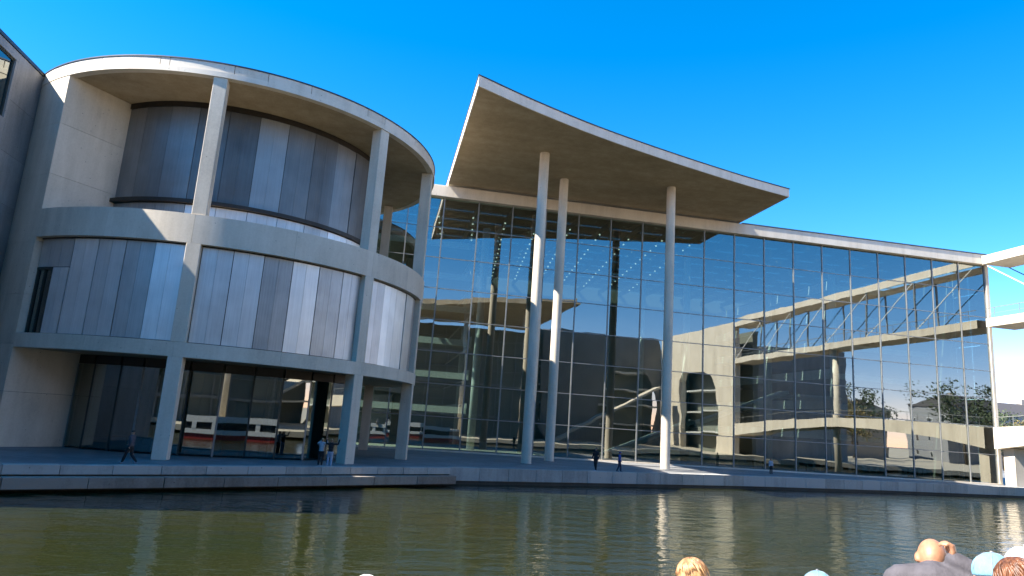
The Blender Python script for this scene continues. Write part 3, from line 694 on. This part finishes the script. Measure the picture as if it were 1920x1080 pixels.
def remesh(mb, name, mt, voxel, parent, smooth_it=3):
    me = mb.mesh(name); tmp = bpy.data.objects.new('tmp', me); C.objects.link(tmp)
    r = tmp.modifiers.new('r', 'REMESH'); r.mode = 'VOXEL'; r.voxel_size = voxel
    s = tmp.modifiers.new('s', 'SMOOTH'); s.factor = .5; s.iterations = smooth_it
    dg = bpy.context.evaluated_depsgraph_get(); me2 = bpy.data.meshes.new_from_object(tmp.evaluated_get(dg))
    bpy.data.objects.remove(tmp); bpy.data.meshes.remove(me); me2.name = name
    me2.polygons.foreach_set('use_smooth', [True]*len(me2.polygons))
    me2.materials.clear(); me2.materials.append(mt)
    return link(name, me2, parent, (0, 0, 0))
BASE = dict(pelvis=(0,0,.93), chest=(0,.01,1.25), neck=(0,0,1.45), head=(0,.02,1.60),
    lsh=(-.18,0,1.40), rsh=(.18,0,1.40), lel=(-.23,-.02,1.12), rel=(.23,-.02,1.12), lwr=(-.22,.06,.88), rwr=(.22,.06,.88),
    lhip=(-.09,0,.90), rhip=(.09,0,.90), lkn=(-.10,.02,.49), rkn=(.10,.02,.49), lan=(-.10,-.02,.08), ran=(.10,-.02,.08))
def hand(mb, W, d, side, k=1.0, curl=.5):
    """palm plus four unequal bent fingers and a thumb leaving the side of the palm"""
    d = d.normalized(); s = side-d*side.dot(d); s.normalize(); nrm = d.cross(s)
    p0 = W; p1 = W+d*.085*k
    mb.tube([p0, W+d*.04*k, p1], [.026*k,.036*k,.036*k], 8, .55)
    for i, ln in enumerate((.068,.078,.072,.055)):
        b = p1+s*(.027-.018*i)*k-d*.012*k
        q1 = b+(d*math.cos(curl)+nrm*math.sin(curl))*ln*.5*k
        q2 = q1+(d*math.cos(curl*2.4)+nrm*math.sin(curl*2.4))*ln*.35*k
        q3 = q2+(d*math.cos(curl*3.4)+nrm*math.sin(curl*3.4))*ln*.25*k
        mb.tube([b,q1,q2,q3], [.0105*k,.0095*k,.009*k,.006*k], 6)
    t0 = W+d*.03*k+s*.025*k; t1 = t0+(d*.6+s*.7)*.035*k; t2 = t1+(d*.9+s*.1+nrm*.4)*.03*k
    mb.tube([t0,t1,t2], [.014*k,.012*k,.008*k], 6)
def person(label, loc, heading, scale, pose, top, legs, hair, group=None, shoes='white', skin='skin', pack=None, voxel=.018, sit=False, cap=None, near=False, long_hair=False, hood=False, curl=.5, rhand=None, collar=0.):
    """heading: degrees, direction the figure faces (0 = +X, 90 = +Y)"""
    root = thing('person', label, 'person', loc, group)
    J = {k: Vector(v) for k, v in BASE.items()}
    for k, v in pose.items(): J[k] = Vector(v)
    a = R(heading-90); Rz = Matrix.Rotation(a, 3, 'Z')
    L0 = Vector(loc)
    J = {k: L0+Rz@(v*scale) for k, v in J.items()}; S = scale
    fwd = Rz@Vector((0,1,0)); rgt = Rz@Vector((1,0,0))
    up = (J['head']-J['neck']).normalized(); tors = (J['chest']-J['pelvis']).normalized()
    def torso(mb, g):
        mid = J['pelvis'].lerp(J['chest'], .45); sh = (J['lsh']+J['rsh'])/2
        M3 = Matrix((rgt, fwd, Vector((0,0,1)))).transposed()
        mb.ball(J['pelvis'], (.155+g)*S, (.115+g)*S, (.13+g)*S, M3); mb.ball(mid, (.14+g)*S, (.105+g)*S, (.17+g)*S, M3)
        mb.ball(J['chest'], (.165+g)*S, (.115+g)*S, (.17+g)*S, M3); mb.tube([J['lsh'], sh+Vector((0,0,.02*S)), J['rsh']], [(.058+g)*S,(.08+g)*S,(.058+g)*S], 10)
    def limbs(mb, g, names, rad):
        for s in 'lr':
            pts = [J[s+n] for n in names]
            mb.tube([pts[0], pts[0].lerp(pts[1],.5), pts[1], pts[1].lerp(pts[2],.4), pts[2]], [(r+g)*S for r in rad], 10)
            for p, r in zip(pts, (rad[0],rad[2],rad[4])): mb.ball(p, (r+g)*S*.99, n=10, h=7)
    ARM = (.05,.047,.04,.038,.027); LEG = (.085,.078,.055,.055,.038)
    # body: one continuous skin surface
    b = MB(); torso(b, 0); limbs(b, 0, ('sh','el','wr'), ARM); limbs(b, 0, ('hip','kn','an'), LEG)
    b.tube([J['neck']-up*.06*S, J['neck']+up*.08*S], [.062*S,.055*S], 10)
    HM = Matrix((rgt, (fwd-up*fwd.dot(up)).normalized(), up)).transposed()
    hc = J['head']; hf = HM@Vector((0,1,0))
    b.ball(hc+up*.02*S, .077*S, .097*S, .105*S, HM, 18, 12); b.ball(hc-up*.055*S+hf*.022*S, .056*S, .066*S, .066*S, HM)
    b.ball(hc+hf*.10*S-up*.02*S, .013*S, .018*S, .024*S, HM, 8, 6); b.ball(hc+hf*.084*S-up*.065*S, .025*S, .012*S, .010*S, HM, 8, 6)
    for s in (-1,1):
        b.ball(hc+HM@Vector((s*.079*S,-.008*S,-.005*S)), .013*S, .022*S, .034*S, HM, 8, 7)
        b.ball(hc+hf*.086*S+HM@Vector((s*.032*S,0,.012*S)), .014*S, .010*S, .010*S, HM, 6, 5)
    for s, q in (('l',-1),('r',1)):
        d = J[s+'wr']-J[s+'el']; d = Rz@Vector(rhand[0]) if rhand and s == 'r' else d
        hand(b, J[s+'wr'], d, Rz@Vector(rhand[1]) if rhand and s == 'r' else (rgt*-q+fwd*.3), S, curl)
        f = J[s+'an']; b.ball(f+fwd*.06*S-Vector((0,0,.03*S)), .042*S, .12*S, .045*S, Matrix((rgt,fwd,Vector((0,0,1)))).transposed())
    remesh(b, 'body', M[skin], min(voxel, .009) if near else min(voxel,.014), root, 2)
    t = MB(); torso(t, .022); limbs(t, .016, ('sh','el','wr'), ARM[:4]+(.034,))
    t.tube([J['neck']-up*.05*S, J['neck']+up*(.02+collar)*S], [.10*S,(.078+collar*.1)*S], 12)
    remesh(t, 'hoodie' if hood else 'jacket', M['c_'+top], voxel if not near else .012, root, 3)
    l = MB(); M3 = Matrix((rgt, fwd, Vector((0,0,1)))).transposed(); l.ball(J['pelvis']-Vector((0,0,.02)), .178*S, .14*S, .12*S, M3); limbs(l, .018, ('hip','kn','an'), LEG)
    remesh(l, 'trousers', M['c_'+legs], voxel, root, 3)
    for s in 'lr':
        f = J[s+'an']; MB().ball(f+fwd*.06*S-Vector((0,0,.03*S)), .052*S, .14*S, .055*S, M3, 12, 8).build('shoe', M['c_'+shoes], root, True)
    if hair:
        h = MB(); h.ball(hc+up*.034*S-hf*.014*S, .087*S, .098*S, .098*S, HM, 18, 12, zmin=-.25)
        if long_hair:
            h.ball(hc-up*.05*S-hf*.05*S, .085*S, .06*S, .15*S, HM, 14, 9); h.ball(hc-up*.16*S-hf*.055*S, .07*S, .045*S, .12*S, HM, 12, 8)
        ho = remesh(h, 'hair', M[hair], .008 if near else .012, root, 2)
        if near:      # locks combed from the crown over the scalp
            rg = random.Random(len(label)); st = MB()
            for _ in range(260):
                az = rg.uniform(0, 2*math.pi); t0 = rg.uniform(0, .9); t1 = t0+rg.uniform(.35,.8)
                pts = []
                for q in range(4):
                    th = t0+(t1-t0)*q/3; g = 1.02+.03*rg.random()
                    pts.append(hc+up*.034*S-hf*.014*S+HM@Vector((.089*S*g*math.sin(th)*math.cos(az+.12*q), .100*S*g*math.sin(th)*math.sin(az+.12*q), .100*S*g*math.cos(th))))
                if long_hair: pts.append(pts[-1]-up*.06*S)
                st.tube(pts, [.004*S]+[.0055*S]*(len(pts)-2)+[.0015*S], 4)
            st.build('lock', M[hair], ho, True)
    if cap:
        h = MB(); h.ball(hc+up*.045*S-hf*.006*S, .093*S, .106*S, .092*S, HM, 18, 12, zmin=-.3)
        h.ball(hc+up*.03*S+hf*.10*S, .07*S, .08*S, .012*S, HM, 14, 7)
        co = remesh(h, 'cap', M['c_'+cap], .007, root, 2)
        if near:      # stitched panel seams and the button on top
            st = MB(); o_ = hc+up*.045*S-hf*.006*S
            for q in range(6):
                az = q*math.pi/3+.3
                st.tube([o_+HM@Vector((.0935*S*math.sin(t)*math.cos(az), .1065*S*math.sin(t)*math.sin(az), .0925*S*math.cos(t))) for t in (0,.4,.8,1.2,1.55)], .0022*S, 4)
            st.ball(o_+up*.093*S, .009*S, .009*S, .006*S, HM, 8, 6)
            st.build('seam', M['c_grey'], co, True)
    if pack:
        p = MB(); M3 = Matrix((rgt, fwd, Vector((0,0,1)))).transposed()
        p.ball(J['chest']-fwd*.17*S-Vector((0,0,.04)), .15*S, .09*S, .22*S, M3); remesh(p, 'backpack', M['c_'+pack], .016, root, 3)
    return root
walk = dict(lkn=(-.08,.17,.52), lan=(-.08,.30,.12), rkn=(.08,-.05,.49), ran=(.08,-.36,.16), lel=(-.23,-.14,1.14), lwr=(-.2,-.05,.92), rel=(.23,.06,1.14), rwr=(.18,.24,1.0))
stroll = dict(lkn=(-.09,.10,.50), lan=(-.09,.12,.08), rkn=(.09,-.02,.49), ran=(.09,-.20,.10), lel=(-.24,-.08,1.13), rel=(.24,.04,1.13), rwr=(.2,.18,.95))
photo = dict(rel=(.32,.12,1.36), rwr=(.20,.28,1.58), lel=(-.32,.12,1.36), lwr=(-.16,.28,1.56))
photo_w = dict(rel=(.42,.06,1.42), rwr=(.46,.14,1.66), lel=(-.36,.06,1.40), lwr=(-.34,.18,1.64))
person('walker in dark clothes and white shoes striding past the leftmost column', (-11.02,34.9,1.0), 165, .90, walk, 'charcoal', 'black', 'hair_dark', skin='skin_lit')
person('person in white jacket and black trousers beside the second column', (-2.85,39.9,1.0), 75, .88, photo, 'white', 'black', 'hair_blond', shoes='white')
person('person in black top and pale jeans with raised arms near the second column', (-2.35,39.75,1.0), 80, .88, photo_w, 'black', 'jeans', 'hair_blond')
person('person in black clothes and white shoes walking before the glass hall', (15.96,48.8,1.0), -140, .98, stroll, 'black', 'black', 'hair_dark', skin='skin_lit')
person('person in blue jacket and blue trousers walking towards the third column', (17.88,49.1,1.0), -30, .86, stroll, 'blue', 'navy', None, hood=True, shoes='navy', cap='blue')
person('small figure in white top standing close to the right hand panes', (36.32,59.1,1.0), -100, .80, BASE, 'white', 'black', 'hair_dark', shoes='black', pack='black')

# passengers sitting on the upper deck, only heads and shoulders in view
def seated(top_z): return (top_z-DK)/1.31
SIT = dict(pelvis=(0,0,.52), chest=(0,.03,.84), neck=(0,.05,1.05), head=(0,.08,1.19), lsh=(-.18,.03,.99), rsh=(.18,.03,.99), lel=(-.24,.08,.72), rel=(.24,.08,.72), lwr=(-.15,.30,.62), rwr=(.15,.30,.62),
    lhip=(-.09,.02,.50), rhip=(.09,.02,.50), lkn=(-.12,.43,.50), rkn=(.12,.43,.50), lan=(-.12,.40,.08), ran=(.12,.40,.08))
def deck_person(label, x, y, top_z, heading, s=None, **kw):
    s = s or seated(top_z); pose = dict(SIT); pose.update(kw.pop('pose', {}))
    # bring the head over (x, y)
    a = R(heading-90); h = Matrix.Rotation(a,3,'Z')@(Vector(pose['head'])*s)
    return person(label, (x-h.x, y-h.y, DK), heading, s, pose, group=None, near=True, **kw)
man_pose = dict(head=(0,.16,1.10), neck=(0,.06,1.02), chest=(0,.03,.84), lsh=(-.19,.03,.985), rsh=(.19,.04,.985), rel=(.40,.04,.99), rwr=(.10,.05,1.125))
deck_person('bald passenger in charcoal jacket raising a hand beside the head', 3.47, 3.86, 3.56, 50, s=1.08, top='charcoal', legs='navy', hair=None, skin='skin', pose=man_pose, curl=.8, rhand=((-.15,.05,1.0),(-.4,.9,0)), collar=.035)
deck_person('passenger wearing a pale blue cap right of the bald one', 3.11, 3.07, 3.60, 55, top='grey', legs='navy', hair=None, cap='paleblue')
deck_person('passenger with auburn hair in the lower right corner', 3.05, 2.88, 3.61, 60, top='cream', legs='jeans', hair='hair_brown', long_hair=True)
person('passenger in white top and grey trousers bending over at the right edge', (5.04,4.88,DK-.06), -20, 1.0, dict(chest=(0,.30,1.12), neck=(0,.47,1.10), head=(0,.60,1.04), lsh=(-.18,.42,1.10), rsh=(.18,.42,1.10),
    lel=(-.20,.48,.82), rel=(.20,.48,.82), lwr=(-.15,.62,.62), rwr=(.15,.62,.62)), 'white', 'grey', 'hair_grey', near=True)
deck_person('passenger with strawberry blond hair at the bottom edge', 1.72, 3.55, 3.44, 85, top='navy', legs='jeans', hair='hair_blond', skin='skin_lit')
deck_person('passenger in pale blue cap between the blond and the bald one', 2.38, 3.43, 3.42, 70, top='grey', legs='jeans', hair=None, cap='paleblue')
deck_person('passenger with grey hair at the bottom left of centre', 0.03, 3.6, 3.30, 90, top='grey', legs='navy', hair='hair_grey')

for x, y, lab in ((3.4,3.75,'the bald passenger'),(3.0,2.9,'the capped passenger at right'),(1.75,3.4,'the strawberry blond passenger'),(2.5,3.2,'the capped passenger between blond and bald'),(0.05,3.45,'the grey haired passenger')):
    v_ = Vector((x,y,0)); bench(v_.dot(BU), v_.dot(BV), lab)
